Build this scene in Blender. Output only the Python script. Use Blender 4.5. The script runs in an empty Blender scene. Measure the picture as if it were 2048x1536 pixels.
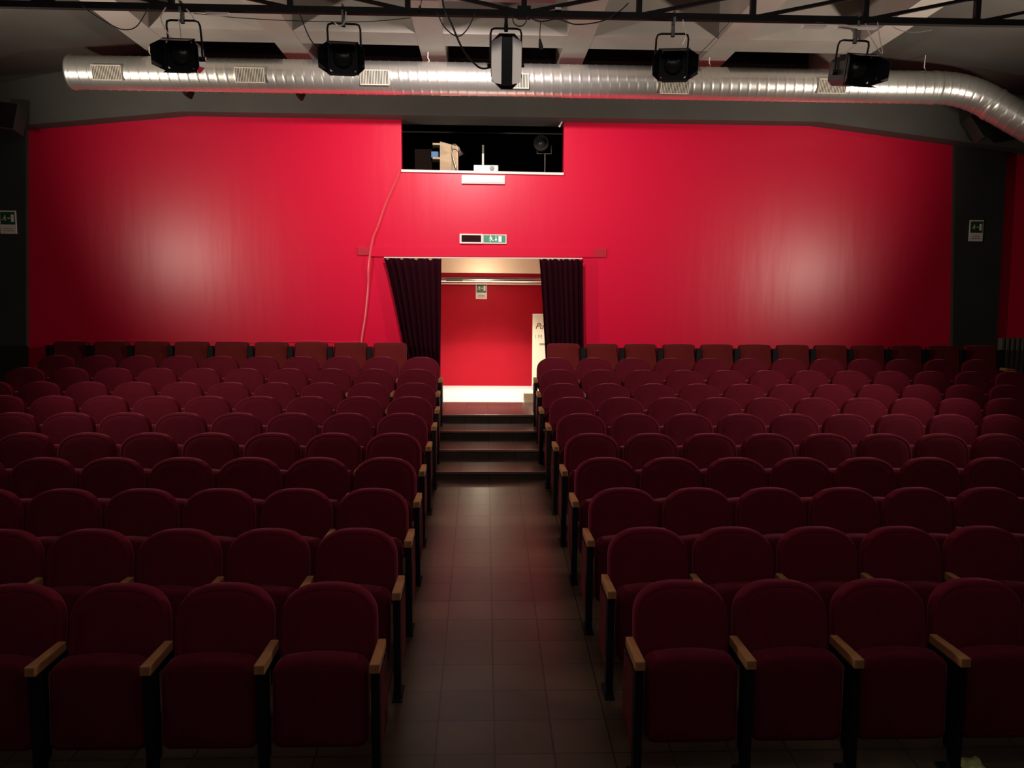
import bpy, bmesh, math, random
from mathutils import Vector, Matrix, Euler
random.seed(4)
SC = bpy.context.scene
C = SC.collection
R = math.radians
# ------------------------------------------------------------------ camera (standing on the stage, eye = origin)
cd = bpy.data.cameras.new('camera'); cam = bpy.data.objects.new('camera', cd); C.objects.link(cam)
cd.sensor_width = 36.0; cd.lens = 36.0*1558/2048; cd.clip_start = 0.05
p, a, r = R(6.0), R(2.126), R(0.418)
fw = Vector((math.sin(a)*math.cos(p), math.cos(a)*math.cos(p), -math.sin(p)))
rt = Vector((math.cos(a), -math.sin(a), 0)); up = rt.cross(fw)
rt2 = rt*math.cos(r)+up*math.sin(r); up2 = -rt*math.sin(r)+up*math.cos(r)
m = Matrix((rt2, up2, -fw)).transposed().to_4x4(); cam.matrix_world = m
SC.camera = cam
SC.view_settings.view_transform = 'Standard'; SC.view_settings.look = 'None'
SC.view_settings.gamma = 1; SC.view_settings.use_curve_mapping = False
SC.view_settings.exposure = 0.0
w = bpy.data.worlds.new('world'); SC.world = w; w.use_nodes = True
w.node_tree.nodes['Background'].inputs[0].default_value = (0.5, 0.45, 0.5, 1)
w.node_tree.nodes['Background'].inputs[1].default_value = 0.004

def lamp(name, kind, loc, power, col, target=None, **k):
    l = bpy.data.lights.new(name, kind); l.energy = power; l.color = col
    o = bpy.data.objects.new(name, l); C.objects.link(o); o.location = loc
    if target is not None:
        o.rotation_euler = (Vector(target)-Vector(loc)).to_track_quat('-Z', 'Y').to_euler()
    for q, v in k.items(): setattr(l, q, v)
    return o
WARM = (1.0, 0.86, 0.72)
# floodlights on the side walls, aimed at the middle of the rear wall
lamp('side_floodlight', 'SPOT', (-6.5, 7.0, 0.85), 1000, WARM, (0.6, 9.5, 3.6), spot_size=R(145), spot_blend=1.0, shadow_soft_size=0.22)
lamp('side_floodlight', 'SPOT', (7.1, 7.0, 0.65), 1000, WARM, (0.0, 9.5, 3.6), spot_size=R(145), spot_blend=1.0, shadow_soft_size=0.2)
# lamp hung under the ceiling ribs, washing the upper middle of the rear wall
lamp('ceiling_wash_light', 'SPOT', (-0.35, 7.7, 3.08), 800, (1.0, 0.86, 0.84), (-0.2, 12.0, 1.9), spot_size=R(98), spot_blend=1.0, shadow_soft_size=0.08)
# foyer downlights beyond the doorway
lamp('foyer_downlight', 'SPOT', (0.1, 13.15, 0.80), 420, (1.0, 0.90, 0.80), (0.1, 13.10, -2), spot_size=R(104), spot_blend=0.8, shadow_soft_size=0.10)
lamp('foyer_spot', 'POINT', (-0.02, 13.50, 0.40), 15, (1.0, 0.86, 0.62), shadow_soft_size=0.05)
# unseen soft fill lights added over the stage and front rows
lamp('stage_fill_light', 'AREA', (0.5, -2.5, 2.6), 17, (1.0, 0.86, 0.80), (0.3, 6.0, -2.0), shape='RECTANGLE', size=5.0, size_y=1.5)
lamp('overhead_fill_light', 'AREA', (0.4, 3.0, 3.1), 21, (1.0, 0.88, 0.92), (0.4, 3.6, -2.4), shape='RECTANGLE', size=7.0, size_y=0.5)  # overhead fill, added to brighten the seat tops
lamp('stage_top_fill_light', 'AREA', (0.4, 1.0, 3.05), 21, (1.0, 0.86, 0.88), (0.4, 5.5, -2.4), shape='RECTANGLE', size=6.0, size_y=0.6)

# ------------------------------------------------------------------ materials
def mat(name, col, rough=0.5, metal=0.0, sheen=0.0, spec=0.5, emit=None, bump=None, var=None, coat=0.0):
    M = bpy.data.materials.new(name); M.use_nodes = True; nt = M.node_tree; b = nt.nodes['Principled BSDF']
    b.inputs['Base Color'].default_value = (*col, 1); b.inputs['Roughness'].default_value = rough
    b.inputs['Metallic'].default_value = metal; b.inputs['Specular IOR Level'].default_value = spec
    if coat: b.inputs['Coat Weight'].default_value = coat
    if sheen:
        b.inputs['Sheen Weight'].default_value = sheen; b.inputs['Sheen Roughness'].default_value = 0.28
        b.inputs['Sheen Tint'].default_value = (1.0, 0.28, 0.42, 1)
    if emit: b.inputs['Emission Color'].default_value = (*emit[0], 1); b.inputs['Emission Strength'].default_value = emit[1]
    if bump or var:
        tc = nt.nodes.new('ShaderNodeTexCoord')
    if bump:   # (scale xyz, strength, distance)
        mp = nt.nodes.new('ShaderNodeMapping'); mp.inputs['Scale'].default_value = bump[0]
        n = nt.nodes.new('ShaderNodeTexNoise'); n.inputs['Scale'].default_value = 1.0; n.inputs['Detail'].default_value = 3
        bp = nt.nodes.new('ShaderNodeBump'); bp.inputs['Strength'].default_value = bump[1]; bp.inputs['Distance'].default_value = bump[2]
        L = nt.links; L.new(tc.outputs['Object'], mp.inputs['Vector']); L.new(mp.outputs[0], n.inputs['Vector'])
        L.new(n.outputs['Fac'], bp.inputs['Height']); L.new(bp.outputs[0], b.inputs['Normal'])
    if var:    # (scale, amount, scale vec)
        mp = nt.nodes.new('ShaderNodeMapping'); mp.inputs['Scale'].default_value = var[1]
        n = nt.nodes.new('ShaderNodeTexNoise'); n.inputs['Scale'].default_value = 1.0; n.inputs['Detail'].default_value = 4
        mr = nt.nodes.new('ShaderNodeMapRange'); mr.inputs[1].default_value = 0.3; mr.inputs[2].default_value = 0.7
        mr.inputs[3].default_value = 1-var[0]; mr.inputs[4].default_value = 1+var[0]
        mx = nt.nodes.new('ShaderNodeVectorMath'); mx.operation = 'SCALE'; mx.inputs[0].default_value = col
        L = nt.links; L.new(tc.outputs['Object'], mp.inputs['Vector']); L.new(mp.outputs[0], n.inputs['Vector'])
        L.new(n.outputs['Fac'], mr.inputs[0]); L.new(mr.outputs[0], mx.inputs['Scale']); L.new(mx.outputs[0], b.inputs['Base Color'])
    return M
M = {}
M['red_wall'] = mat('red_gloss_paint', (0.66, 0.004, 0.040), 0.34, bump=((2.6, 2.6, 0.35), 0.16, 0.03), var=(0.06, (60, 60, 60)), spec=0.33)
M['red_dark'] = mat('dark_red_paint', (0.45, 0.005, 0.024), 0.45)
M['foyer_red'] = mat('foyer_red_paint', (0.42, 0.004, 0.016), 0.6, spec=0.2, var=(0.05, (4, 4, 4)))
M['charcoal'] = mat('charcoal_wall_paint', (0.030, 0.031, 0.027), 0.7, var=(0.15, (1.5, 1.5, 1.5)))
M['grey_beam'] = mat('grey_beam_paint', (0.085, 0.082, 0.072), 0.75, var=(0.10, (1.5, 1.5, 1.5)))
M['ceiling'] = mat('grey_ceiling_paint', (0.34, 0.31, 0.28), 0.85, var=(0.08, (2, 2, 2)))
M['black'] = mat('black_paint_and_shade', (0.006, 0.005, 0.005), 0.8)
M['velvet'] = mat('burgundy_velvet', (0.112, 0.007, 0.017), 0.95, sheen=0.42, spec=0.1, bump=((260, 260, 260), 0.25, 0.003), var=(0.13, (6, 6, 3)))
M['velvet_d'] = mat('burgundy_velvet_pad', (0.090, 0.006, 0.013), 0.95, sheen=0.42, spec=0.1, bump=((260, 260, 260), 0.25, 0.003), var=(0.13, (7, 7, 2)))
M['brown_red'] = mat('brownish_red_fabric', (0.12, 0.012, 0.012), 0.9, sheen=0.2, spec=0.1, var=(0.12, (5, 5, 5)))
M['black_metal'] = mat('black_metal', (0.008, 0.008, 0.009), 0.7, spec=0.15)
M['side_panel'] = mat('burgundy_panel', (0.085, 0.006, 0.010), 0.6, spec=0.2)
M['wood'] = mat('armrest_wood', (0.34, 0.15, 0.05), 0.55, var=(0.22, (30, 6, 30)))
M['tan'] = mat('tan_wood', (0.80, 0.60, 0.36), 0.6)
M['plywood'] = mat('plywood', (0.75, 0.56, 0.33), 0.7, var=(0.08, (4, 4, 20)))
M['steel'] = mat('galvanised_steel', (0.84, 0.83, 0.77), 0.33, metal=0.85, bump=((1.2, 6, 6), 0.08, 0.02), var=(0.12, (1.6, 5, 5)))
M['grille'] = mat('cream_grille', (0.62, 0.57, 0.47), 0.5)
M['truss'] = mat('black_truss_paint', (0.010, 0.008, 0.007), 0.65, spec=0.2)
M['lamp_black'] = mat('black_lamp_housing', (0.012, 0.012, 0.012), 0.3)
M['lamp_grey'] = mat('grey_flap_paint', (0.80, 0.78, 0.75), 0.5)
M['lamp_dgrey'] = mat('dark_grey_flap', (0.12, 0.12, 0.10), 0.5)
M['glass_dark'] = mat('dark_lens_glass', (0.03, 0.03, 0.025), 0.25)
M['chrome'] = mat('bare_metal', (0.8, 0.78, 0.74), 0.25, metal=1.0)
M['white'] = mat('white_plastic', (0.85, 0.82, 0.76), 0.45)
M['sill'] = mat('white_sill_paint', (0.85, 0.80, 0.74), 0.5)
M['cable'] = mat('black_cable', (0.02, 0.017, 0.015), 0.5)
M['wire'] = mat('pale_wire', (0.85, 0.80, 0.72), 0.4)
M['pink'] = mat('red_conduit', (0.70, 0.05, 0.07), 0.4)
M['curtain'] = mat('dark_maroon_curtain', (0.022, 0.0025, 0.006), 0.9, spec=0.05)
M['green'] = mat('sign_green', (0.012, 0.075, 0.022), 0.4)
M['green_light'] = mat('exit_sign_green', (0.05, 0.26, 0.14), 0.5, emit=((0.05, 0.38, 0.2), 0.06))
M['sign_white'] = mat('sign_white', (0.78, 0.72, 0.62), 0.5)
M['picto'] = mat('pictogram_white', (0.8, 0.95, 0.85), 0.4, emit=((0.7, 0.95, 0.8), 0.25))
M['screen'] = mat('dark_red_display', (0.02, 0.002, 0.002), 0.6, spec=0.1)
M['text_grey'] = mat('printed_grey', (0.32, 0.25, 0.18), 0.6)
M['ink'] = mat('printed_brown', (0.12, 0.06, 0.04), 0.6)
M['blue'] = mat('blue_label', (0.05, 0.25, 0.55), 0.5)
M['foyer_ceil'] = mat('cream_foyer_paint', (0.72, 0.55, 0.40), 0.6)
M['foyer_white'] = mat('white_foyer_paint', (0.85, 0.8, 0.7), 0.6)
M['foyer_floor'] = mat('pale_foyer_tiles', (0.88, 0.86, 0.80), 0.3)
M['banner'] = mat('cream_banner', (0.80, 0.72, 0.52), 0.6)
M['radiator'] = mat('grey_radiator', (0.10, 0.085, 0.07), 0.5)
M['yellow'] = mat('yellow_green_paper', (0.50, 0.55, 0.20), 0.7)
M['nosing'] = mat('worn_step_nosing', (0.30, 0.24, 0.19), 0.3, metal=0.6)
def floor_mat():
    Mx = bpy.data.materials.new('brown_floor_tiles'); Mx.use_nodes = True; nt = Mx.node_tree; b = nt.nodes['Principled BSDF']; L = nt.links
    tc = nt.nodes.new('ShaderNodeTexCoord'); mp = nt.nodes.new('ShaderNodeMapping'); mp.inputs['Location'].default_value = (-0.07, 0.06, 0)
    L.new(tc.outputs['Object'], mp.inputs[0])
    br = nt.nodes.new('ShaderNodeTexBrick'); br.offset = 0.0; br.inputs['Scale'].default_value = 1.0
    br.inputs['Brick Width'].default_value = 0.321; br.inputs['Row Height'].default_value = 0.288; br.inputs['Mortar Size'].default_value = 0.005
    br.inputs['Mortar Smooth'].default_value = 0.2
    br.inputs['Color1'].default_value = (0.056, 0.035, 0.021, 1); br.inputs['Color2'].default_value = (0.078, 0.047, 0.028, 1)
    br.inputs['Mortar'].default_value = (0.018, 0.012, 0.010, 1)
    n = nt.nodes.new('ShaderNodeTexNoise'); n.inputs['Scale'].default_value = 2.2; n.inputs['Detail'].default_value = 4
    mr = nt.nodes.new('ShaderNodeMapRange'); mr.inputs[1].default_value = 0.3; mr.inputs[2].default_value = 0.7; mr.inputs[3].default_value = 0.72; mr.inputs[4].default_value = 1.25
    mx = nt.nodes.new('ShaderNodeVectorMath'); mx.operation = 'SCALE'
    L.new(mp.outputs[0], br.inputs['Vector']); L.new(tc.outputs['Object'], n.inputs['Vector']); L.new(n.outputs['Fac'], mr.inputs[0])
    L.new(br.outputs['Color'], mx.inputs[0]); L.new(mr.outputs[0], mx.inputs['Scale']); L.new(mx.outputs[0], b.inputs['Base Color'])
    bp = nt.nodes.new('ShaderNodeBump'); bp.inputs['Strength'].default_value = 0.5; bp.inputs['Distance'].default_value = 0.004; bp.invert = True
    L.new(br.outputs['Fac'], bp.inputs['Height']); L.new(bp.outputs[0], b.inputs['Normal'])
    b.inputs['Roughness'].default_value = 0.30
    return Mx
M['floor'] = floor_mat()

# ------------------------------------------------------------------ mesh helpers
def box(bm, x0, x1, y0, y1, z0, z1, rot=None, org=(0, 0, 0)):
    vs = [bm.verts.new((x, y, z)) for x in (x0, x1) for y in (y0, y1) for z in (z0, z1)]
    for f in ((0, 1, 3, 2), (4, 6, 7, 5), (0, 4, 5, 1), (2, 3, 7, 6), (0, 2, 6, 4), (1, 5, 7, 3)):
        bm.faces.new([vs[i] for i in f])
    if rot is not None:
        bmesh.ops.transform(bm, matrix=Matrix.Translation(org) @ rot @ Matrix.Translation(-Vector(org)), verts=vs)
    return vs
def bev(bm, w=0.004, seg=2):
    bmesh.ops.bevel(bm, geom=list(bm.edges), offset=w, segments=seg, affect='EDGES', profile=0.6)
def prism(bm, pts, d0, d1, axis='Y'):
    """extrude a polygon; axis Y: pts are (x,z); axis X: pts are (y,z); axis Z: pts are (x,y)"""
    f = {'Y': lambda u, v, d: (u, d, v), 'X': lambda u, v, d: (d, u, v), 'Z': lambda u, v, d: (u, v, d)}[axis]
    A = [bm.verts.new(f(u, v, d0)) for u, v in pts]; B = [bm.verts.new(f(u, v, d1)) for u, v in pts]
    bm.faces.new(A); bm.faces.new(B[::-1]); n = len(pts)
    for i in range(n): bm.faces.new((A[i], B[i], B[(i+1) % n], A[(i+1) % n]))
    return A+B
def tube(bm, pts, rad, seg=8, smooth=0, closed_ends=True):
    P = [Vector(q) for q in pts]
    if smooth:
        Q = []
        E_ = [P[0]*2-P[1]]+P+[P[-1]*2-P[-2]]
        for i in range(1, len(E_)-2):
            for s in range(smooth):
                t = s/smooth; a0, a1, a2, a3 = E_[i-1:i+3]
                Q.append(0.5*((2*a1)+(a2-a0)*t+(2*a0-5*a1+4*a2-a3)*t*t+(3*a1-a0-3*a2+a3)*t**3))
        Q.append(P[-1]); P = Q
    n = len(P); rings = []
    T = [(P[min(i+1, n-1)]-P[max(i-1, 0)]).normalized() for i in range(n)]
    u = T[0].orthogonal().normalized()
    for i in range(n):
        u = (u-T[i]*u.dot(T[i])); u = u.normalized() if u.length > 1e-6 else T[i].orthogonal().normalized()
        v = T[i].cross(u)
        rr = rad[i] if isinstance(rad, (list, tuple)) else rad
        rings.append([bm.verts.new(P[i]+(u*math.cos(2*math.pi*k/seg)+v*math.sin(2*math.pi*k/seg))*rr) for k in range(seg)])
    for i in range(n-1):
        for k in range(seg): bm.faces.new((rings[i][k], rings[i][(k+1) % seg], rings[i+1][(k+1) % seg], rings[i+1][k]))
    if closed_ends: bm.faces.new(rings[0][::-1]); bm.faces.new(rings[-1])
    return [v for r_ in rings for v in r_]
def pad(bm, pts, thick, rad, dome=0.0, seg=4, welt=0.0):
    """rounded cushion: outline pts (x,z) counter-clockwise, thickness along y, centred on y=0"""
    n = len(pts); nr = []
    for i in range(n):
        ax, az = pts[i-1]; bx, bz = pts[(i+1) % n]
        tx, tz = bx-ax, bz-az; l = math.hypot(tx, tz) or 1
        nr.append((-tz/l, tx/l))           # inward for ccw
    rings = []; h = thick/2
    prof = []
    for s in range(seg+1):
        t = math.pi/2*s/seg; prof.append((rad*(1-math.sin(math.pi/2-t)) if False else rad*(1-math.cos(t)), h-rad+rad*math.sin(t)))
    full = [(d, -y) for d, y in prof[::-1]]+[(d, y) for d, y in prof]
    cx = sum(q[0] for q in pts)/n; cz = sum(q[1] for q in pts)/n
    def inset(d, y): return [(pts[i][0]+nr[i][0]*d, y, pts[i][1]+nr[i][1]*d) for i in range(n)]
    def shrink(k2, y):
        return [(cx+(q[0]-cx)*k2, y, cz+(q[2]-cz)*k2) for q in inset(rad, y)]
    loops = [shrink(0.55, -h-dome), shrink(0.8, -h-dome*0.8), shrink(0.92, -h-dome*0.4+welt), shrink(0.97, -h+welt)]+[inset(d, y) for d, y in full]+[shrink(0.9, h)]
    for lp in loops: rings.append([bm.verts.new(q) for q in lp])
    for j in range(len(rings)-1):
        for i in range(n): bm.faces.new((rings[j][i], rings[j][(i+1) % n], rings[j+1][(i+1) % n], rings[j+1][i]))
    bm.faces.new(rings[0][::-1]); bm.faces.new(rings[-1])
def mesh(name, bm, material, smooth=False, slot2=None):
    bmesh.ops.recalc_face_normals(bm, faces=bm.faces)
    me = bpy.data.meshes.new(name); bm.to_mesh(me); bm.free(); me.materials.append(material)
    if smooth:
        for f in me.polygons: f.use_smooth = True
        me.set_sharp_from_angle(angle=R(40))
    return me
def obj(name, bm, material, parent=None, smooth=False):
    me = bm if isinstance(bm, bpy.types.Mesh) else mesh(name, bm, material, smooth)
    o = bpy.data.objects.new(name, me); C.objects.link(o)
    if parent: o.parent = parent
    return o
def thing(name, label, cat, loc=(0, 0, 0), group=None, rz=0):
    o = bpy.data.objects.new(name, None); C.objects.link(o); o.location = loc; o.rotation_euler = (0, 0, rz); o.empty_display_size = 0.1
    o['label'] = label; o['category'] = cat
    if group: o['group'] = group
    return o
def tag(o, label, cat, group=None):
    o['label'] = label; o['category'] = cat
    if group: o['group'] = group
    return o
def struct(name, bm, material, parent=None, smooth=False):
    o = obj(name, bm, material, parent, smooth)
    if not parent: o['kind'] = 'structure'
    return o
def B(*a_, **k):
    bm = bmesh.new(); box(bm, *a_, **k); return bm
def BB(*a_, w=0.004):
    bm = bmesh.new(); box(bm, *a_); bev(bm, w); return bm

# ------------------------------------------------------------------ shell
XL, XR = -8.3, 9.3
SL = 0.1027
def ramp(y): return -2.415+SL*(y-4.093)
N = [(8.51, -1.878), (9.26, -1.776), (10.01, -1.672), (10.76, -1.566)]
prof = [(1.4, ramp(1.4)), (8.51, ramp(8.51)), (8.51, N[0][1]), (9.26, N[0][1]), (9.26, N[1][1]), (10.01, N[1][1]), (10.01, N[2][1]), (10.76, N[2][1]), (10.76, N[3][1]), (12.15, N[3][1]), (12.15, -2.9), (1.4, -2.9)]
bm = bmesh.new(); prism(bm, prof, XL, XR, 'X'); struct('floor', bm, M['floor'])
for i, (y, z) in enumerate(N):
    bm = bmesh.new(); box(bm, -0.62, 0.80, y-0.012, y+0.03, z-0.022, z+0.006); bev(bm, 0.004)
    struct('trim_%d' % (i+1), bm, M['nosing'])
# red rear wall: notch above for the projection booth, notch below for the doorway
bm = bmesh.new()
wl = [(-6.91, -1.75), (-6.65, 2.9), (-1.235, 2.9), (-1.235, 1.93), (1.20, 1.915), (1.20, 2.9), (7.15, 2.9), (7.40, -1.75), (1.38, -1.75), (1.38, 0.675), (-1.50, 0.660), (-1.50, 0.60), (-1.08, 0.60), (-1.08, -1.75)]
prism(bm, wl, 12.0, 12.16); struct('wall_back', bm, M['red_wall'])
bm = bmesh.new(); box(bm, 7.9, XR, 12.0, 12.15, -1.75, 2.56); struct('wall_back_right', bm, M['red_wall'])
# dark piers either side of the red panel
bm = bmesh.new(); prism(bm, [(XL, -1.75), (-6.91, -1.75), (-6.65, 2.9), (XL, 2.9)], 11.93, 12.16); struct('wall_back_left', bm, M['charcoal'])
bm = bmesh.new(); prism(bm, [(7.40, -1.75), (8.06, -1.75), (7.98, 2.9), (7.15, 2.9)], 11.93, 12.16); struct('wall_back_pier', bm, M['charcoal'])
# grey beam over the wall
bm = bmesh.new()
prism(bm, [(XL, 2.30), (-6.49, 2.475), (-4.34, 2.690), (4.95, 2.690), (6.99, 2.455), (XR, 2.20), (XR, 3.50), (XL, 3.50)], 11.70, 12.30)
struct('trim_5', bm, M['grey_beam'])
for nm, x in (('wall_left', XL), ('wall_right', XR)):
    s = -0.15 if x < 0 else 0.15
    struct(nm, B(min(x, x+s), max(x, x+s), -0.5, 12.3, -2.9, 4.4), M['charcoal'])
struct('wall_upper_back', B(XL, XR, 11.70, 11.9, 3.50, 4.4), M['black'])  # black colour stands in for the unlit recess above the beam
struct('ceiling', B(XL, XR, 1.0, 10.5, 4.15, 4.3), M['ceiling'])
struct('ceiling_back', B(XL, XR, 10.5, 11.9, 4.15, 4.3), M['black'])  # coloured black so the rear ceiling pockets look unlit
# deep grey ribs of the ceiling
k = 6
for x0, x1 in ((-4.50, -4.10), (-2.70, -2.36), (-0.85, -0.515), (1.03, 1.36), (2.94, 3.30), (4.75, 5.1)):
    k += 1; struct('trim_%d' % k, B(x0, x1, 1.0, 11.69, 3.30, 4.15), M['ceiling'])
for y0, y1 in ((10.08, 10.55), (8.20, 8.60), (6.3, 6.7)):
    k += 1; struct('trim_%d' % k, B(-4.5, 5.1, y0, y1, 3.303, 4.14), M['ceiling'])
# sloping soffits at the two sides
bm = bmesh.new(); prism(bm, [(-4.45, 3.52), (-4.45, 3.62), (XL, 2.86), (XL, 2.76)], 1.0, 11.69); struct('ceiling_left', bm, M['grey_beam'])
bm = bmesh.new(); prism(bm, [(5.05, 3.55), (5.05, 3.65), (XR, 2.9), (XR, 2.8)], 1.0, 11.69); struct('ceiling_right', bm, M['grey_beam'])
# booth behind the opening
struct('wall_booth_left', B(-2.6, -2.5, 12.16, 15.0, 1.7, 3.5), M['black']); struct('wall_booth_right', B(2.5, 2.6, 12.16, 15.0, 1.7, 3.5), M['black'])
struct('wall_booth_back', B(-2.5, 2.5, 14.9, 15.0, 1.7, 3.5), M['black']); struct('ceiling_booth', B(-2.5, 2.5, 12.31, 14.9, 3.35, 3.5), M['black'])
struct('floor_booth', B(-2.6, 2.6, 12.165, 15.0, 1.60, 1.70), M['black'])
bm = bmesh.new(); prism(bm, [(-1.235, 1.925), (1.20, 1.910), (1.20, 1.945), (-1.235, 1.960)], 11.96, 12.55); struct('window_1', bm, M['sill'])
# foyer beyond the doorway
struct('floor_foyer', B(-3.4, 3.4, 12.15, 14.6, -1.70, -1.566), M['foyer_floor'])
struct('wall_foyer', B(-3.4, 3.4, 14.55, 14.7, -1.7, 1.2), M['foyer_red'])
struct('wall_foyer_left', B(-3.5, -3.4, 12.16, 14.7, -1.7, 1.2), M['foyer_red'])
struct('wall_foyer_right', B(3.4, 3.5, 12.16, 14.7, -1.7, 1.2), M['foyer_red'])
struct('ceiling_foyer', B(-3.4, 3.4, 12.16, 14.6, 1.0, 1.1), M['foyer_white'])
struct('trim_20', B(-3.4, 3.4, 13.95, 14.15, 0.515, 1.0), M['foyer_ceil'])
# lintel over the doorway with darker end blocks
bm = bmesh.new(); prism(bm, [(-1.72, 0.672), (1.685, 0.692), (1.685, 0.835), (-1.72, 0.815)], 11.965, 12.0); struct('trim_21', bm, M['red_wall'])
bm = bmesh.new(); prism(bm, [(-1.90, 0.690), (-1.72, 0.692), (-1.72, 0.808), (-1.90, 0.806)], 11.97, 12.0); struct('trim_22', bm, M['red_dark'])
bm = bmesh.new(); prism(bm, [(1.685, 0.692), (1.87, 0.694), (1.87, 0.822), (1.685, 0.820)], 11.97, 12.0); struct('trim_23', bm, M['red_dark'])

# ------------------------------------------------------------------ seats
def back_outline(hw=0.255, z0=0.47, zs=0.72, z1=0.905, n=22, flare=0.002):
    pts = [(-hw-flare+0.03, z0), (hw+flare-0.03, z0), (hw+flare, z0+0.03), (hw+flare*0.5, (z0+zs)/2)]
    for i in range(n+1):
        t = math.pi*i/n; c_, s_ = math.cos(t), math.sin(t)
        pts.append((hw*math.copysign(abs(c_)**(2/2.5), c_), zs+(z1-zs)*abs(s_)**(2/2.4)))
    pts += [(-hw-flare*0.5, (z0+zs)/2), (-hw-flare, z0+0.03)]
    return pts
def rrect(hw, z0, z1, rt_, rb, n=6, crown=0.0):
    pts = []
    for cx, cz, a0, rr in ((hw-rb, z0+rb, -90, rb), (hw-rt_, z1-rt_, 0, rt_), (-hw+rt_, z1-rt_, 90, rt_), (-hw+rb, z0+rb, 180, rb)):
        for i in range(n+1):
            t = R(a0+90*i/n); pts.append((cx+rr*math.cos(t), cz+rr*math.sin(t)))
        if a0 == 0 and crown:
            for u in (0.6, 0.2, -0.2, -0.6): pts.append(((hw-rt_)*u, z1+crown*(1-u*u)))
    return pts
def seat_meshes(style):
    D = {}
    bm = bmesh.new()
    if style == 'round':
        pad(bm, back_outline(), 0.080, 0.022, dome=0.006, welt=0.002)
    else:
        pad(bm, rrect(0.245, 0.47, 0.955, 0.05, 0.03, crown=0.006), 0.10, 0.025, dome=0.0, welt=0.0)
    for v in bm.verts: v.co.y += 0.0-(0.905-v.co.z)*0.16
    fab = M['velvet'] if style == 'round' else M['brown_red']
    D['backrest'] = mesh('backrest', bm, fab, True)
    bm = bmesh.new(); pad(bm, rrect(0.238, 0.165, 0.612, 0.075, 0.05, crown=0.014), 0.125, 0.030, dome=0.004)
    for v in bm.verts: v.co.y += -0.285+(v.co.z-0.19)*0.05
    D['seat'] = mesh('seat', bm, M['velvet_d'] if style == 'round' else M['brown_red'], True)
    bm = bmesh.new(); pts = [(-0.026, -0.405), (0.026, -0.405), (0.021, -0.105), (-0.021, -0.105)]
    prism(bm, pts, 0.588, 0.637, 'Z'); bev(bm, 0.006); D['armrest'] = mesh('armrest', bm, M['wood'])
    for nm, s in (('ramp', SL), ('flat', 0)):
        bm = bmesh.new(); box(bm, -0.021, 0.021, -0.385, -0.325, -0.0, 0.588); box(bm, -0.018, 0.018, -0.325, -0.095, 0.548, 0.588)
        box(bm, -0.014, 0.014, -0.325, -0.275, 0.10, 0.548); box(bm, -0.018, 0.018, -0.135, -0.095, 0.40, 0.548)
        if style == 'square': box(bm, -0.036, 0.036, -0.10, -0.02, 0.40, 0.90)  # dark filler added so the gaps between backs read dark
        box(bm, -0.03, 0.03, -0.405, -0.245, -0.0, 0.014)
        for v in bm.verts:
            if v.co.z < 0.05: v.co.z += s*v.co.y
        D['stand_'+nm] = mesh('stand', bm, M['black_metal'])
    D['stand_end'] = SM['round']['stand_flat'] if style == 'square' else None
    bm = bmesh.new(); prism(bm, [(-0.320, 0.11), (-0.05, 0.16), (-0.03, 0.30), (-0.06, 0.545), (-0.320, 0.545)], -0.006, 0.006, 'X'); bev(bm, 0.003)
    D['side_panel'] = mesh('side_panel', bm, M['side_panel'])
    return D
SM = {}
for s_ in ('round', 'square'): SM[s_] = seat_meshes(s_)
ORD = ['zero', 'first', 'second', 'third', 'fourth', 'fifth', 'sixth', 'seventh', 'eighth', 'ninth', 'tenth', 'eleventh', 'twelfth', 'thirteenth', 'fourteenth']
XLs = [-0.818, -0.794, -0.797, -0.802, -0.819, -0.816, -0.811, -0.823, -0.858, -0.865, -1.376]
XRs = [1.075, 1.055, 1.031, 1.013, 1.005, 1.000, 0.991, 0.970, 0.990, 1.000, 1.191]
NL = [6, 7, 7, 8, 9, 9, 9, 10, 10, 10, 9]
NR = [6, 7, 8, 9, 10, 11, 11, 11, 12, 12, 12]
FZ = [N[0][1], N[1][1], N[2][1], N[3][1]]
def seat(k_, side, i, last):
    style = 'square' if k_ == 11 else 'round'; pitch = 0.5755 if k_ == 11 else 0.55
    y = 4.093+0.75*(k_-1) if k_ < 11 else 11.55
    z = ramp(y) if k_ <= 7 else FZ[k_-8]
    x = XLs[k_-1]-pitch*i if side < 0 else XRs[k_-1]+pitch*i
    blk = 'left block' if side < 0 else 'right block'
    row = 'front row' if k_ == 1 else ('last row' if k_ == 11 else '%s row from the stage' % ORD[k_])
    col = 'square-backed brownish red seat' if k_ == 11 else 'folded burgundy velvet seat'
    pl = 'on the aisle' if i == 0 else '%s from the aisle' % ORD[i+1]
    t = thing('theatre_seat', '%s, %s, %s, %s' % (col, blk, row, pl), 'seat', (x, y, z), 'tip-up seats of the %s, %s' % (blk, row))
    D = SM[style]
    def part(n_, me, px=0.0):
        o = bpy.data.objects.new(n_, me); C.objects.link(o); o.parent = t; o.location = (px, 0, 0); return o
    part('backrest', D['backrest']); part('seat', D['seat'])
    st = D['stand_ramp'] if k_ <= 7 else D['stand_flat']
    ax = -side*(pitch/2+(0.012 if i == 0 else 0))
    part('armrest', D['armrest'], ax); part('stand', D['stand_end'] if (k_ == 11 and i == 0) else st, ax)
    if i == 0: part('side_panel', D['side_panel'], ax-side*0.012)
    if last: part('armrest', D['armrest'], side*pitch/2); part('stand', st, side*pitch/2)
for k_ in range(1, 12):
    for i in range(NL[k_-1]): seat(k_, -1, i, i == NL[k_-1]-1)
    for i in range(NR[k_-1]): seat(k_, 1, i, i == NR[k_-1]-1)

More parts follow.
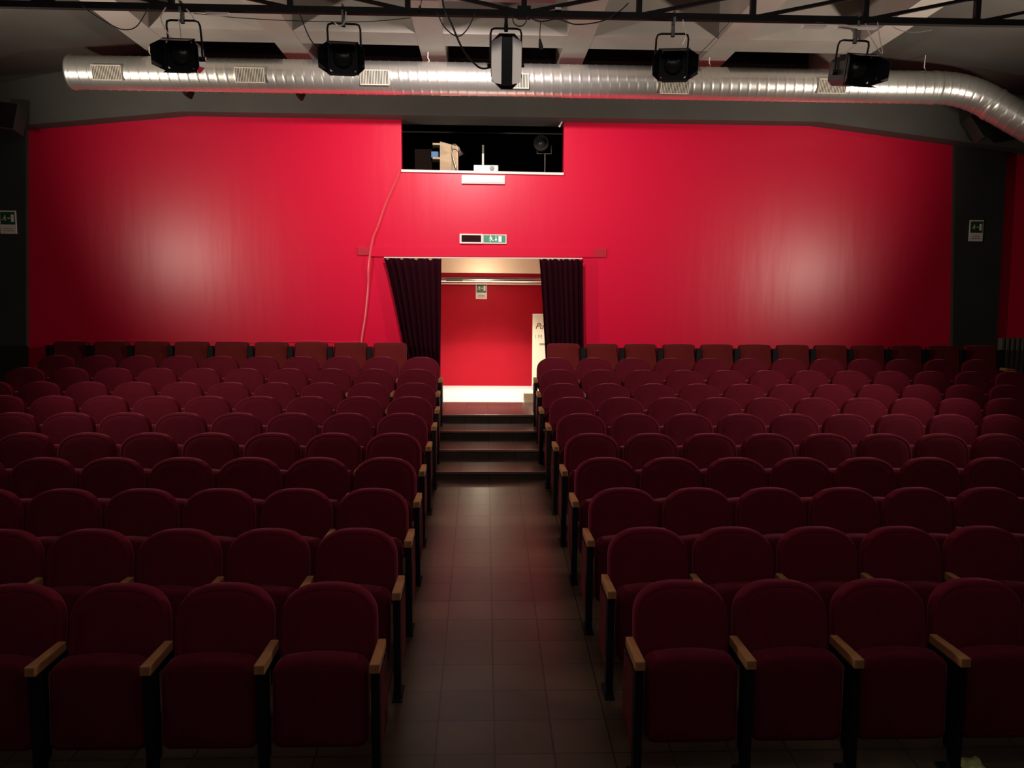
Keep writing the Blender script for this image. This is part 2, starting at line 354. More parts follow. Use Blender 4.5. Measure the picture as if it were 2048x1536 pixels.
# ------------------------------------------------------------------ air duct
D = thing('air_duct', 'long galvanised spiral air duct crossing under the ceiling above the red wall', 'duct', (0, 10.8, 2.957))
bm = bmesh.new()
path = [Vector((-5.42, 0, 0))]
x = -5.42
pts = []
step = 0.0125
def centre(s):
    """centre line: straight, a smooth bend at x 6.3, then down to the right"""
    if s < 11.62: return Vector((-5.42+s, 0, 0.006*s*0))
    u = s-11.62; L1 = 0.75
    if u < L1:
        t = u/L1; return Vector((6.2+L1*(t-0.09*t**3), -0.16*L1*t*t, -0.30*L1*t*t))
    v = u-L1; e = Vector((6.2+L1*0.91, -0.16*L1, -0.30*L1)); d = Vector((0.76, -0.30, -0.56)).normalized(); return e+d*v
s = 0; seg = 40; rings = []
per = 0.125
import mathutils
ss = []
while s < 14.9:
    ss.append(s); s += 0.0125
T0 = None
for s in ss:
    c0 = centre(s); t = (centre(s+0.01)-centre(max(0, s-0.01))).normalized()
    upv = Vector((0, 0, 1)); side = t.cross(upv).normalized(); upv = side.cross(t).normalized()
    ring = []
    for q in range(seg):
        th = 2*math.pi*q/seg
        ph = ((s/per + q/seg) % 1.0)
        rid = max(0, 1-abs(ph-0.5)/0.10)*0.0062
        if abs(s-11.55) < 0.03 or abs(s-12.4) < 0.03 or abs(s-0.03) < 0.03: rid = 0.009
        rr = 0.211+rid
        ring.append(bm.verts.new(c0+(side*math.cos(th)+upv*math.sin(th))*rr))
    rings.append(ring)
for i in range(len(rings)-1):
    for q in range(seg): bm.faces.new((rings[i][q], rings[i][(q+1) % seg], rings[i+1][(q+1) % seg], rings[i+1][q]))
bm.faces.new(rings[0][::-1]); bm.faces.new(rings[-1])
me = mesh('pipe', bm, M['steel']);
for f in me.polygons: f.use_smooth = True
me.set_sharp_from_angle(angle=R(60))
obj('pipe', me, None, D)
def grille(x, zc, deg, shade='a'):
    o = bpy.data.objects.new('vent_grille', None); C.objects.link(o); o.parent = D; o.location = (x, 0, 0); o.rotation_euler = (R(deg+8), 0, 0); o.scale = (0.87, 1.0, 0.87)
    yf = -0.232
    bm = bmesh.new()
    for b_ in ((-0.215, 0.215, 0.095, 0.107), (-0.215, 0.215, -0.107, -0.095), (-0.215, -0.203, -0.095, 0.095), (0.203, 0.215, -0.095, 0.095)):
        box(bm, b_[0], b_[1], yf-0.006, yf+0.04, b_[2], b_[3])
    obj('frame', bm, M['grille'], o)
    bm = bmesh.new()
    for q in range(17):
        xx = -0.186+q*0.372/16; box(bm, xx-0.0058, xx+0.0058, yf-0.003, yf+0.004, -0.095, 0.095)
    obj('slats', bm, M['grille'], o)
    bm = bmesh.new(); box(bm, -0.203, 0.203, yf+0.010, yf+0.016, -0.095, 0.095); obj('backing', bm, M['black'], o)
for x, dg in ((-4.86, 6), (-3.04, 6), (-1.43, 6), (0.40, 9), (2.53, 18), (4.64, 8)): grille(x, 0, dg)
for x in (-4.39, -0.743, 3.04, 6.0):
    bm = bmesh.new(); tube(bm, [(x, 0, 0.20), (x+0.01, 0, 0.24), (x-0.01, 0, 0.27), (x, 0, 0.42), (x, 0, 1.19 if abs(x) < 4 else (0.45 if x < 0 else 0.50))], 0.006, 6)
    obj('hanger_wire', bm, M['wire'], D)
for x in (-4.03, -2.52):
    bm = bmesh.new(); prism(bm, [(-0.055, 2.83-2.957), (0.055, 2.83-2.957), (0.015, 2.745-2.957), (-0.015, 2.745-2.957)], 0.20, 0.42)
    for v in bm.verts: v.co.x += x
    obj('support_bracket', bm, M['black_metal'], D)

# ------------------------------------------------------------------ lighting truss
TZ = 1.936; TY = 5.5
T = thing('lighting_truss', 'black steel lattice truss carrying five stage spotlights', 'truss', (0, TY, TZ))
def bar(name, p0, p1, wd, parent=T, mt='truss'):
    bm = bmesh.new(); P0, P1 = Vector(p0), Vector(p1); d = P1-P0; L = d.length
    vs = box(bm, 0, L, -wd/2, wd/2, -wd/2, wd/2)
    rot = Vector((1, 0, 0)).rotation_difference(d.normalized()).to_matrix().to_4x4()
    bmesh.ops.transform(bm, matrix=Matrix.Translation(P0) @ rot, verts=bm.verts)
    return obj(name, bm, M[mt], parent)
bar('bottom_chord', (XL, 0, -0.014), (XR, 0, 0.02), 0.042)
bar('top_chord', (XL, 0, 0.16), (XR, 0, 0.21), 0.042)
nodes = [0.267+0.783*i for i in range(-10, 12)]
for x in nodes: bar('post', (x, 0, 0.02), (x, 0, 0.165), 0.036)
for i, x in enumerate(nodes):
    if x < 0.3 and i > 0: bar('diagonal_brace', (x, 0, 0.012), (nodes[i-1], 0, 0.168), 0.022)
    if x > 0.2 and i < len(nodes)-1: bar('diagonal_brace', (x, 0, 0.012), (nodes[i+1], 0, 0.175), 0.022)
bm = bmesh.new(); box(bm, 0.267-0.045, 0.267+0.045, -0.026, 0.026, -0.025, 0.05); obj('joint_plate', bm, M['truss'], T)

# ------------------------------------------------------------------ spotlights
def head_tf(bm, pitch, yaw=0):
    bmesh.ops.transform(bm, matrix=Euler((R(pitch), 0, R(yaw))).to_matrix().to_4x4(), verts=bm.verts)
def plate(bm, quad, th=0.003):
    q = [Vector(v) for v in quad]; n = (q[1]-q[0]).cross(q[2]-q[0]).normalized()*th
    A = [bm.verts.new(v) for v in q]; B_ = [bm.verts.new(v+n) for v in q]; bm.faces.new(A[::-1]); bm.faces.new(B_); k2 = len(q)
    for i in range(k2): bm.faces.new((A[i], A[(i+1) % k2], B_[(i+1) % k2], B_[i]))
def spotlight(x, z, label, pitch, yaw, style, zyoke, wy=0.11, dz=0):
    t = thing('stage_spotlight', label, 'spotlight', (x, TY-0.0, z), 'stage spotlights hanging from the truss')
    hw = 0.095
    def put(nm, bm, mt, par=t, sm=False, rot=True):
        if rot: head_tf(bm, pitch, yaw)
        return obj(nm, bm, M[mt], par, sm)
    bm = bmesh.new(); c_ = 0.035
    oct_ = [(-hw+c_, -hw), (hw-c_, -hw), (hw, -hw+c_), (hw, hw-c_), (hw-c_, hw), (-hw+c_, hw), (-hw, hw-c_), (-hw, -hw+c_)]
    A = prism(bm, oct_, -0.05, 0.17); A2 = prism(bm, [(u*0.82, v*0.82) for u, v in oct_], 0.17, 0.20)
    for q in range(4): box(bm, -0.06, 0.06, 0.0+q*0.035, 0.012+q*0.035, hw, hw+0.012)
    housing = put('housing', bm, 'lamp_black')
    bm = bmesh.new(); ring = []
    for q in range(24):
        th = 2*math.pi*q/24; ring.append((math.cos(th), math.sin(th)))
    prev = None
    for rr, yy in ((0.066, -0.052), (0.055, -0.068), (0.036, -0.079), (0.015, -0.084)):
        cur = [bm.verts.new((a_*rr, yy, b_*rr)) for a_, b_ in ring]
        if prev:
            for q in range(24): bm.faces.new((prev[q], prev[(q+1) % 24], cur[(q+1) % 24], cur[q]))
        prev = cur
    bm.faces.new(prev); put('lens', bm, 'glass_dark', sm=True)
    bm = bmesh.new()
    for b_ in ((-0.104, 0.104, 0.085, 0.104), (-0.104, 0.104, -0.104, -0.085), (-0.104, -0.085, -0.085, 0.085), (0.085, 0.104, -0.085, 0.085)): box(bm, b_[0], b_[1], -0.066, -0.050, b_[2], b_[3])
    put('colour_frame', bm, 'lamp_black')
    f = -0.066; h_ = 0.10
    if style == 'open':
        out = 0.038; ln = 0.115; o2 = h_+out
        for nm, quad in (('barn_door', [(-h_, f, h_), (h_, f, h_), (h_*0.8, f-ln, h_-0.022), (-h_*0.8, f-ln, h_-0.022)]),
                         ('barn_door', [(h_, f, -h_), (-h_, f, -h_), (-h_*0.8, f-ln, -o2+0.02), (h_*0.8, f-ln, -o2+0.02)]),
                         ('barn_door', [(-h_, f, -h_), (-h_, f, h_), (-o2-0.012, f-ln, h_*0.50), (-o2-0.012, f-ln, -h_*0.70)]),
                         ('barn_door', [(h_, f, h_), (h_, f, -h_), (o2+0.012, f-ln, -h_*0.70), (o2+0.012, f-ln, h_*0.50)])):
            bm = bmesh.new(); plate(bm, quad); put(nm, bm, 'lamp_black')
    else:
        ln = 0.13
        for s_ in (-1, 1):
            bm = bmesh.new(); plate(bm, [(s_*h_, f, -h_-0.035), (s_*h_, f, h_+0.02), (s_*0.036, f-ln, h_+0.035), (s_*0.036, f-ln, -h_-0.06)])
            put('barn_door', bm, 'lamp_grey')['label'] = 'light grey swung-in barn door'
        bm = bmesh.new(); plate(bm, [(-h_, f, h_+0.02), (h_, f, h_+0.02), (0.05, f-ln, h_+0.052), (-0.05, f-ln, h_+0.052)]); put('barn_door', bm, 'lamp_dgrey')
        bm = bmesh.new(); plate(bm, [(h_, f, -h_-0.02), (-h_, f, -h_-0.02), (-0.038, f-ln, -h_-0.09), (0.038, f-ln, -h_-0.09)]); put('barn_door', bm, 'lamp_black')
        bm = bmesh.new(); plate(bm, [(-0.036, f-ln+0.01, h_+0.03), (0.036, f-ln+0.01, h_+0.03), (0.036, f-ln+0.01, -h_-0.07), (-0.036, f-ln+0.01, -h_-0.07)]); put('dark_gap_sheet', bm, 'lamp_black')  # black sheet stands in for the dark gap between the doors
    # yoke
    bm = bmesh.new(); y1 = zyoke
    tube(bm, [(-wy, 0.06, -0.01), (-wy, 0.055, y1*0.5), (-wy, 0.03, y1-0.03), (-wy+0.008, 0.02, y1-0.008), (-wy+0.03, 0.02, y1), (wy-0.03, 0.02, y1), (wy-0.008, 0.02, y1-0.008), (wy, 0.03, y1-0.03), (wy, 0.055, y1*0.5), (wy, 0.06, -0.01)], 0.0072, 8)
    bmesh.ops.transform(bm, matrix=Matrix.Rotation(R(yaw*0.4), 4, 'Z'), verts=bm.verts)
    yk = obj('yoke', bm, M['truss'], t, True)
    for s_ in (-1, 1):
        bm = bmesh.new(); tube(bm, [(s_*(wy-0.018), 0.06, 0.0), (s_*(wy+0.022), 0.06, 0.0)], 0.017, 10); head_tf(bm, 0, yaw*0.4); obj('pivot_knob', bm, M['lamp_black'], t, True)
    # clamp
    zc = TZ-z
    bm = bmesh.new(); box(bm, -0.011, 0.011, 0.005, 0.03, y1-0.02, zc-0.02); tube(bm, [(0, -0.028, zc-0.005), (0, -0.030, zc-0.030), (0, 0.0, zc-0.036), (0, 0.030, zc-0.030), (0, 0.030, zc+0.028), (0, 0.005, zc+0.034), (0, -0.024, zc+0.030)], 0.009, 6)
    tube(bm, [(0, 0.015, y1-0.02), (0, 0.015, y1+0.03)], 0.014, 8)
    obj('clamp', bm, M['truss'] if style != 'open' else M['lamp_dgrey'], t)
    return t
S1 = spotlight(-2.020, 1.625, 'black spotlight leftmost on the truss, bright cables looped over its yoke', 12, 4, 'open', 0.235)
S2 = spotlight(-0.950, 1.625, 'black spotlight second from left on the truss, thin cable on its left', 12, 5, 'open', 0.235)
S3 = spotlight(0.147, 1.625, 'middle spotlight with pale barn doors swung nearly shut', 10, 0, 'shut', 0.225, wy=0.105)
S4 = spotlight(1.290, 1.622, 'black spotlight fourth from left, turned aside over a duct grille', 12, -7, 'open', 0.215)
S5 = spotlight(2.560, 1.612, 'black spotlight rightmost on the truss, safety wires gathered at its corner', 12, 6, 'open', 0.205)
def cable(name, label, pts, rad=0.004, mt='cable', cat='cable', smooth=6, group=None):
    bm = bmesh.new(); tube(bm, pts, rad, 6, smooth); return tag(obj(name, bm, M[mt], None, True), label, cat, group)
Y = TY
cable('power_cable', 'thick black cable drooping from the truss to the middle spotlight', [(-0.286, Y-0.03, 2.06), (-0.27, Y-0.03, 1.95), (-0.223, Y-0.035, 1.858), (-0.148, Y-0.03, 1.697), (-0.063, Y, 1.607), (-0.01, Y+0.02, 1.585), (0.055, Y+0.03, 1.60)], 0.0065)
cable('power_cable', 'black cable loop left of the middle spotlight', [(-0.32, Y-0.03, 1.93), (-0.266, Y-0.035, 1.83), (-0.182, Y-0.035, 1.775), (-0.115, Y-0.035, 1.822), (-0.064, Y-0.03, 1.926)], 0.004)
cable('power_cable', 'short black cable loop right of the middle spotlight clamp', [(0.185, Y-0.03, 1.92), (0.20, Y-0.035, 1.865), (0.241, Y-0.035, 1.848), (0.275, Y-0.035, 1.87), (0.29, Y-0.03, 1.92)], 0.004)
cable('power_cable', 'black cable sagging right of the truss centre plate', [(0.29, Y-0.03, 1.915), (0.376, Y-0.035, 1.882), (0.495, Y-0.035, 1.899), (0.615, Y-0.035, 1.868), (0.785, Y-0.035, 1.89), (0.90, Y-0.035, 1.95), (0.97, Y-0.035, 2.012)], 0.004)
cable('power_cable', 'thin cable drooping left of the leftmost spotlight', [(-2.66, Y-0.03, 1.93), (-2.58, Y-0.035, 1.87), (-2.46, Y-0.035, 1.80), (-2.38, Y-0.035, 1.775), (-2.30, Y-0.035, 1.80), (-2.22, Y-0.03, 1.92)], 0.0035)
cable('power_cable', 'thin cable falling to the second spotlight from left', [(-1.24, Y-0.03, 1.93), (-1.20, Y-0.035, 1.82), (-1.156, Y-0.02, 1.727), (-1.09, Y+0.02, 1.664), (-1.055, Y+0.08, 1.64)], 0.004)
cable('power_cable', 'thin straight cable from the fourth spotlight up to the truss', [(1.43, Y+0.05, 1.66), (1.55, Y+0.03, 1.78), (1.68, Y, 1.92)], 0.0025, smooth=0)
cable('power_cable', 'thin wire strung under the truss between the two left spotlights', [(-1.95, Y+0.03, 1.91), (-1.6, Y+0.03, 1.885), (-1.2, Y+0.03, 1.875), (-0.8, Y+0.03, 1.88), (-0.5, Y+0.03, 1.91)], 0.0025)
cable('safety_wire', 'bright wire loop on the left of the leftmost spotlight yoke', [(-2.105, Y-0.04, 1.92), (-2.135, Y-0.05, 1.86), (-2.12, Y-0.05, 1.80), (-2.085, Y-0.045, 1.74), (-2.055, Y-0.03, 1.695)], 0.004, 'wire')
cable('safety_wire', 'bright upright wire inside the leftmost spotlight yoke', [(-2.025, Y-0.045, 1.85), (-2.012, Y-0.05, 1.79), (-2.012, Y-0.045, 1.70)], 0.004, 'wire')
cable('safety_wire', 'bright wire falling right of the leftmost spotlight clamp', [(-1.975, Y-0.03, 1.915), (-1.94, Y-0.04, 1.88), (-1.925, Y-0.04, 1.85)], 0.004, 'wire')
cable('safety_wire', 'bright hooked wire on the second spotlight clamp', [(-0.925, Y-0.03, 1.92), (-0.925, Y-0.045, 1.87), (-0.94, Y-0.05, 1.835), (-0.965, Y-0.05, 1.82), (-1.0, Y-0.045, 1.845)], 0.0035, 'wire')
cable('safety_wire', 'pale wire hanging beside the fourth spotlight clamp', [(1.345, Y-0.03, 1.915), (1.352, Y-0.04, 1.86), (1.365, Y-0.04, 1.81), (1.345, Y-0.03, 1.75)], 0.003, 'wire')
cable('safety_wire', 'bright pair of wires running down to the rightmost spotlight corner', [(2.605, Y-0.03, 1.915), (2.64, Y-0.04, 1.83), (2.68, Y-0.05, 1.76), (2.715, Y-0.05, 1.715), (2.725, Y-0.05, 1.73), (2.705, Y-0.05, 1.80), (2.685, Y-0.04, 1.92)], 0.0035, 'wire')
cable('safety_wire', 'pale thin wire sagging right of the rightmost spotlight', [(2.80, Y-0.02, 1.90), (2.88, Y-0.02, 1.872), (2.98, Y-0.02, 1.868), (3.08, Y-0.02, 1.885)], 0.002, 'wire')
# white strips standing in for glints under the chord
tag(obj('glint_and_tag_strip', B(2.18, 2.34, Y-0.027, Y+0.024, 1.890, 1.902), M['white']), 'white strip standing for a glint under the truss left of the rightmost spotlight', 'tape')
tag(obj('glint_and_tag_strip', B(2.42, 2.70, Y-0.027, Y+0.024, 1.890, 1.902), M['white']), 'white strip standing for a glint under the truss over the rightmost spotlight', 'tape')
tag(obj('glint_and_tag_strip', B(-1.85, -1.70, Y-0.027, Y+0.024, 1.892, 1.902), M['white']), 'white strip standing for a glint under the truss right of the leftmost spotlight', 'tape')
t = thing('hanging_connector', 'black plug dangling on its lead right of the middle spotlight', 'plug', (0.378, Y-0.03, 1.75))
bm = bmesh.new(); tube(bm, [(0, 0, 0.0), (-0.004, 0, 0.05), (0, 0, 0.13)], 0.003, 6, 4); obj('lead', bm, M['cable'], t)
bm = bmesh.new(); tube(bm, [(0.006, 0, -0.045), (0.004, 0, -0.03), (0.0, 0, -0.005), (-0.004, 0, 0.02)], [0.012, 0.016, 0.012, 0.006], 10); obj('plug_body', bm, M['cable'], t, True)

# ------------------------------------------------------------------ doorway curtains
def curtain(label, top, bot, ztop, zbot, seed):
    rnd = random.Random(seed); n = 150; rows = 16; nf = 8
    bm = bmesh.new(); G = []
    ph = [rnd.uniform(-0.5, 0.5) for _ in range(nf+3)]
    for j in range(rows+1):
        v = j/rows; row = []
        for i in range(n+1):
            u = i/n; x0 = top[0]+(bot[0]-top[0])*(v**0.85); x1 = top[1]+(bot[1]-top[1])*v
            g = u*nf; k2 = int(g); w_ = math.sin(2*math.pi*(g+0.25*ph[min(k2, nf)]*math.sin(math.pi*(g-k2))))
            amp = 0.035+0.012*math.sin(5*u+seed)+0.012*v
            zz = ztop-(ztop-zbot)*v
            if j == 0: zz -= 0.035*(0.5-0.5*math.cos(2*math.pi*g))*(0.5+0.5*math.sin(3.1*g+seed))
            row.append(bm.verts.new((x0+(x1-x0)*u+0.012*math.sin(4*math.pi*g)*v, 11.88+amp*w_, zz)))
        G.append(row)
    for j in range(rows):
        for i in range(n): bm.faces.new((G[j][i], G[j][i+1], G[j+1][i+1], G[j+1][i]))
    me = mesh('door_curtain', bm, M['curtain'], False)
    for f in me.polygons: f.use_smooth = True
    o = obj('door_curtain', me, None); sd = o.modifiers.new('thickness', 'SOLIDIFY'); sd.thickness = 0.006
    return tag(o, label, 'curtain', 'curtains of the doorway')
curtain('dark maroon curtain hanging on the left of the doorway', (-1.49, -0.635), (-1.06, -0.66), 0.645, -1.55, 1)
curtain('dark maroon curtain hanging on the right of the doorway', (0.845, 1.50), (1.00, 1.56), 0.655, -1.55, 2)
bm = bmesh.new(); tube(bm, [(-1.50, 11.93, 0.655), (1.50, 11.93, 0.668)], 0.008, 8); tag(obj('curtain_rail', bm, M['wire'], None, True), 'pale rail under the lintel holding both doorway curtains', 'rail')

# ------------------------------------------------------------------ signs
def run_man(bm, cx, cz, s, y, flip=1, th=0.002):
    def P(pts): prism(bm, [(cx+flip*u*s, cz+v*s) for u, v in (pts if flip > 0 else pts[::-1])], y-th, y)
    P([(0.10+0.11*math.cos(q), 0.40+0.11*math.sin(q)) for q in [k2*math.pi/4 for k2 in range(8)]])
    P([(-0.18, 0.20), (0.12, 0.30), (0.20, 0.22), (0.02, -0.10), (-0.14, -0.10), (-0.02, 0.12), (-0.22, 0.08)])
    P([(0.02, -0.08), (0.28, -0.14), (0.16, -0.46), (0.07, -0.42), (0.14, -0.20), (-0.10, -0.12)])
    P([(-0.13, -0.06), (0.00, -0.12), (-0.20, -0.30), (-0.46, -0.28), (-0.46, -0.20), (-0.24, -0.19)])
    P([(0.14, 0.24), (0.36, 0.06), (0.31, 0.0), (0.12, 0.12)])
def exit_plaque(x, y, z, w_, h_, label, parent_mats=('sign_white', 'green'), tilt=0):
    t = thing('exit_plaque', label, 'sign', (x, y, z)); t.rotation_euler = (0, R(tilt), 0)
    obj('panel', B(-w_/2, w_/2, -0.012, 0, -h_/2, h_/2), M['sign_white'], t)
    g0, g1 = -h_*0.10, h_*0.44
    obj('green_field', B(-w_*0.44, w_*0.44, -0.015, -0.012, g0, g1), M['green'], t)
    bm = bmesh.new(); cz = (g0+g1)/2; run_man(bm, -w_*0.20, cz, w_*0.36, -0.015)
    prism(bm, [(-0.02*w_, cz+0.02*w_), (0.08*w_, cz+0.02*w_), (0.08*w_, cz+0.06*w_), (0.15*w_, cz), (0.08*w_, cz-0.06*w_), (0.08*w_, cz-0.02*w_), (-0.02*w_, cz-0.02*w_)], -0.017, -0.015)
    prism(bm, [(0.20*w_, cz-0.23*w_), (0.38*w_, cz-0.23*w_), (0.38*w_, cz+0.23*w_), (0.20*w_, cz+0.23*w_)], -0.017, -0.015)
    obj('pictogram', bm, M['sign_white'], t)
    bm = bmesh.new()
    for q, (u0, u1) in enumerate(((-0.30, 0.30), (-0.34, 0.34))): box(bm, w_*u0, w_*u1, -0.0135, -0.012, -h_*(0.27+0.10*q)-0.006, -h_*(0.27+0.10*q)+0.006)
    obj('caption_lines', bm, M['text_grey'], t)
exit_plaque(-7.00, 11.93, 1.117, 0.235, 0.335, 'green and white exit plaque on the dark wall at far left')
exit_plaque(7.585, 11.93, 1.146, 0.215, 0.32, 'green and white exit plaque on the dark pier at far right')
exit_plaque(-0.040, 14.55, 0.200, 0.205, 0.295, 'green and white exit plaque on the foyer wall beyond the doorway')
t = thing('exit_sign', 'green lit exit sign with running figure above the doorway', 'sign', (0.168, 12.0, 0.947))
bm = bmesh.new(); box(bm, -0.178, 0.178, -0.035, 0, -0.07, 0.07); bev(bm, 0.006); obj('housing', bm, M['white'], t)
obj('green_field', B(-0.168, 0.162, -0.038, -0.035, -0.052, 0.058), M['green_light'], t)
bm = bmesh.new(); run_man(bm, -0.055, 0.003, 0.095, -0.038, -1)
prism(bm, [(0.012, 0.045), (0.022, 0.045), (0.022, 0.0), (0.036, 0.0), (0.017, -0.035), (-0.002, 0.0), (0.012, 0.0)][::-1], -0.041, -0.038)
prism(bm, [(0.055, -0.040), (0.10, -0.040), (0.10, 0.045), (0.055, 0.045)], -0.041, -0.038); obj('pictogram', bm, M['picto'], t)
t = thing('display_box', 'dark display box in a white frame left of the exit sign', 'display', (-0.188, 12.0, 0.950))
bm = bmesh.new()
for b_ in ((-0.175, 0.175, 0.052, 0.072), (-0.175, 0.175, -0.072, -0.052), (-0.175, -0.148, -0.052, 0.052), (0.148, 0.175, -0.052, 0.052)): box(bm, b_[0], b_[1], -0.045, 0, b_[2], b_[3])
obj('frame', bm, M['white'], t); obj('screen', B(-0.148, 0.148, -0.03, 0, -0.052, 0.052), M['screen'], t)
t = thing('emergency_lamp', 'white rectangular emergency lamp on the wall under the booth ledge', 'lamp', (-0.010, 12.0, 1.827))
bm = bmesh.new(); box(bm, -0.325, 0.325, -0.05, 0, -0.065, 0.065); bev(bm, 0.01); obj('housing', bm, M['white'], t)
bm = bmesh.new(); box(bm, -0.295, 0.295, -0.062, -0.048, -0.048, 0.045); bev(bm, 0.006); obj('diffuser', bm, M['white'], t)
# wall cables
cable('wall_conduit', 'pinkish cable hanging from the booth corner down past the doorway', [(-1.25, 11.985, 1.945), (-1.36, 11.98, 1.70), (-1.48, 11.98, 1.434), (-1.60, 11.98, 1.10), (-1.675, 11.975, 0.914), (-1.732, 11.95, 0.541), (-1.750, 11.98, 0.203), (-1.80, 11.985, -0.25), (-1.86, 11.985, -0.63), (-1.88, 11.985, -1.2)], 0.018, 'pink')
cable('wall_cable', 'thin pale cable along the foot of the red wall, left side', [(-6.3, 11.985, -0.66), (-5.3, 11.985, -0.62), (-4.6, 11.985, -0.635), (-3.99, 11.985, -0.625), (-3.3, 11.985, -0.64), (-2.64, 11.985, -0.612), (-2.2, 11.985, -0.63), (-1.88, 11.99, -0.62)], 0.006, 'pink')
t = thing('wall_hook', 'small white hook at the right top corner of the booth opening', 'hook', (1.165, 11.97, 2.68))
bm = bmesh.new(); tube(bm, [(0.035, 0.03, 0.05), (0.01, 0, 0.03), (-0.035, 0, -0.05)], 0.011, 8); obj('arm', bm, M['white'], t, True)
bm = bmesh.new(); bmesh.ops.create_uvsphere(bm, u_segments=10, v_segments=8, radius=0.017, matrix=Matrix.Translation((-0.037, 0, -0.055))); obj('tip', bm, M['white'], t, True)

# ------------------------------------------------------------------ projection booth contents
t = thing('projector', 'white projector on the ledge of the booth opening', 'projector', (0.03, 12.14, 1.953))
bm = bmesh.new(); box(bm, -0.185, 0.185, -0.12, 0.14, 0.006, 0.098); bev(bm, 0.012, 3); obj('body', bm, M['white'], t)
bm = bmesh.new(); tube(bm, [(0.09, -0.132, 0.05), (0.09, -0.10, 0.05)], 0.036, 20); obj('lens_ring', bm, M['lamp_black'], t, True)
bm = bmesh.new(); tube(bm, [(0.09, -0.138, 0.05), (0.09, -0.128, 0.05)], 0.022, 20); obj('lens', bm, M['glass_dark'], t, True)
for sx in (-0.15, 0.15):
    obj('foot', B(sx-0.012, sx+0.012, -0.10, -0.08, 0, 0.007), M['lamp_black'], t)
t = thing('ceiling_mount_pole', 'slim white pole on a grey foot behind the projector', 'pole', (-0.015, 12.42, 1.96))
bm = bmesh.new(); tube(bm, [(0, 0, 0.12), (0, 0, 0.33)], 0.017, 10); obj('white_sleeve', bm, M['white'], t, True)
bm = bmesh.new(); tube(bm, [(0, 0, 0.33), (0, 0, 0.46)], 0.017, 10); obj('upper_pole', bm, M['lamp_dgrey'], t, True)
bm = bmesh.new(); tube(bm, [(0, 0, 0.0), (0, 0, 0.02), (0, 0, 0.10), (0, 0, 0.13)], [0.10, 0.06, 0.03, 0.018], 12); obj('foot', bm, M['lamp_dgrey'], t, True)
t = thing('plywood_cabinet', 'pale plywood cabinet on the left inside the projection booth', 'cabinet', (-0.57, 12.95, 1.70), rz=R(4))
bm = bmesh.new(); prism(bm, [(-0.145, 0.0), (-0.145, 0.83), (0.145, 0.76), (0.145, 0.0)][::-1], -0.2, 0.25); obj('body', bm, M['plywood'], t)
bm = bmesh.new(); box(bm, 0.042, 0.052, -0.205, -0.2, 0.30, 0.785); obj('joint', bm, M['lamp_dgrey'], t)
for z_ in (0.79, 0.57): obj('shelf', B(-0.26, -0.145, -0.2, 0.1, z_-0.014, z_+0.014), M['plywood'], t)
tag(obj('blue_box', B(-0.84, -0.73, 12.78, 12.95, 2.285, 2.38), M['blue']), 'small blue box between the shelves of the booth cabinet', 'box')
t = thing('wooden_case', 'dark brown case at the left inside the projection booth', 'case', (-0.98, 13.1, 1.70))
bm = bmesh.new(); box(bm, -0.14, 0.14, -0.15, 0.15, 0, 0.75); bev(bm, 0.008); obj('body', bm, mat('dark_case', (0.014, 0.007, 0.004), 0.8, spec=0.1), t)
bm = bmesh.new(); box(bm, -0.135, 0.135, -0.156, -0.15, 0.36, 0.37); obj('seam', bm, M['black'], t)
t = thing('gooseneck_lamp', 'grey gooseneck desk lamp right of the plywood booth cabinet', 'lamp', (-0.40, 12.52, 1.70))
bm = bmesh.new(); tube(bm, [(0, 0, 0), (0, 0, 0.02)], 0.08, 16); obj('base', bm, M['lamp_dgrey'], t, True)
bm = bmesh.new(); tube(bm, [(0, 0, 0.02), (-0.03, 0, 0.35), (-0.10, 0, 0.62), (-0.10, 0, 0.73), (-0.05, 0, 0.745), (0.0, 0, 0.70), (0.02, 0, 0.66)], 0.008, 8, 5); obj('gooseneck', bm, M['chrome'], t, True)
bm = bmesh.new(); tube(bm, [(0.005, 0, 0.70), (0.03, 0, 0.64), (0.06, 0, 0.585)], [0.016, 0.022, 0.045], 14); obj('lamp_shade', bm, M['chrome'], t, True)
t = thing('booth_spotlight', 'round black spotlight on a stand inside the booth, right side', 'spotlight', (0.97, 13.05, 1.70))
bm = bmesh.new(); tube(bm, [(0.03, 0, 0.0), (0.03, 0, 0.72)], 0.011, 8); obj('stand', bm, M['chrome'], t, True)
bm = bmesh.new(); tube(bm, [(-0.10, 0, 0.86), (-0.10, 0, 0.72), (0.13, 0, 0.72), (0.13, 0, 0.86)], 0.008, 6); obj('yoke', bm, M['lamp_dgrey'], t)
bm = bmesh.new(); tube(bm, [(-0.05, -0.16, 0.86), (-0.04, -0.10, 0.86), (0.0, 0.15, 0.87)], [0.125, 0.12, 0.10], 20); obj('housing', bm, M['black'], t, True)
bm = bmesh.new()
prev = None
for rr, yy in ((0.075, -0.165), (0.06, -0.185), (0.035, -0.198), (0.01, -0.203)):
    cur = [bm.verts.new((-0.03+rr*math.cos(2*math.pi*q/20), yy, 0.86+rr*math.sin(2*math.pi*q/20))) for q in range(20)]
    if prev:
        for q in range(20): bm.faces.new((prev[q], prev[(q+1) % 20], cur[(q+1) % 20], cur[q]))
    prev = cur
bm.faces.new(prev); obj('lens', bm, M['glass_dark'], t, True)
bm = bmesh.new(); tube(bm, [(-2.5, 13.5, 2.83), (2.5, 13.5, 2.835)], 0.012, 8); tag(obj('booth_pipe', bm, M['lamp_dgrey'], None, True), 'dark horizontal pipe across the inside of the booth', 'pipe')

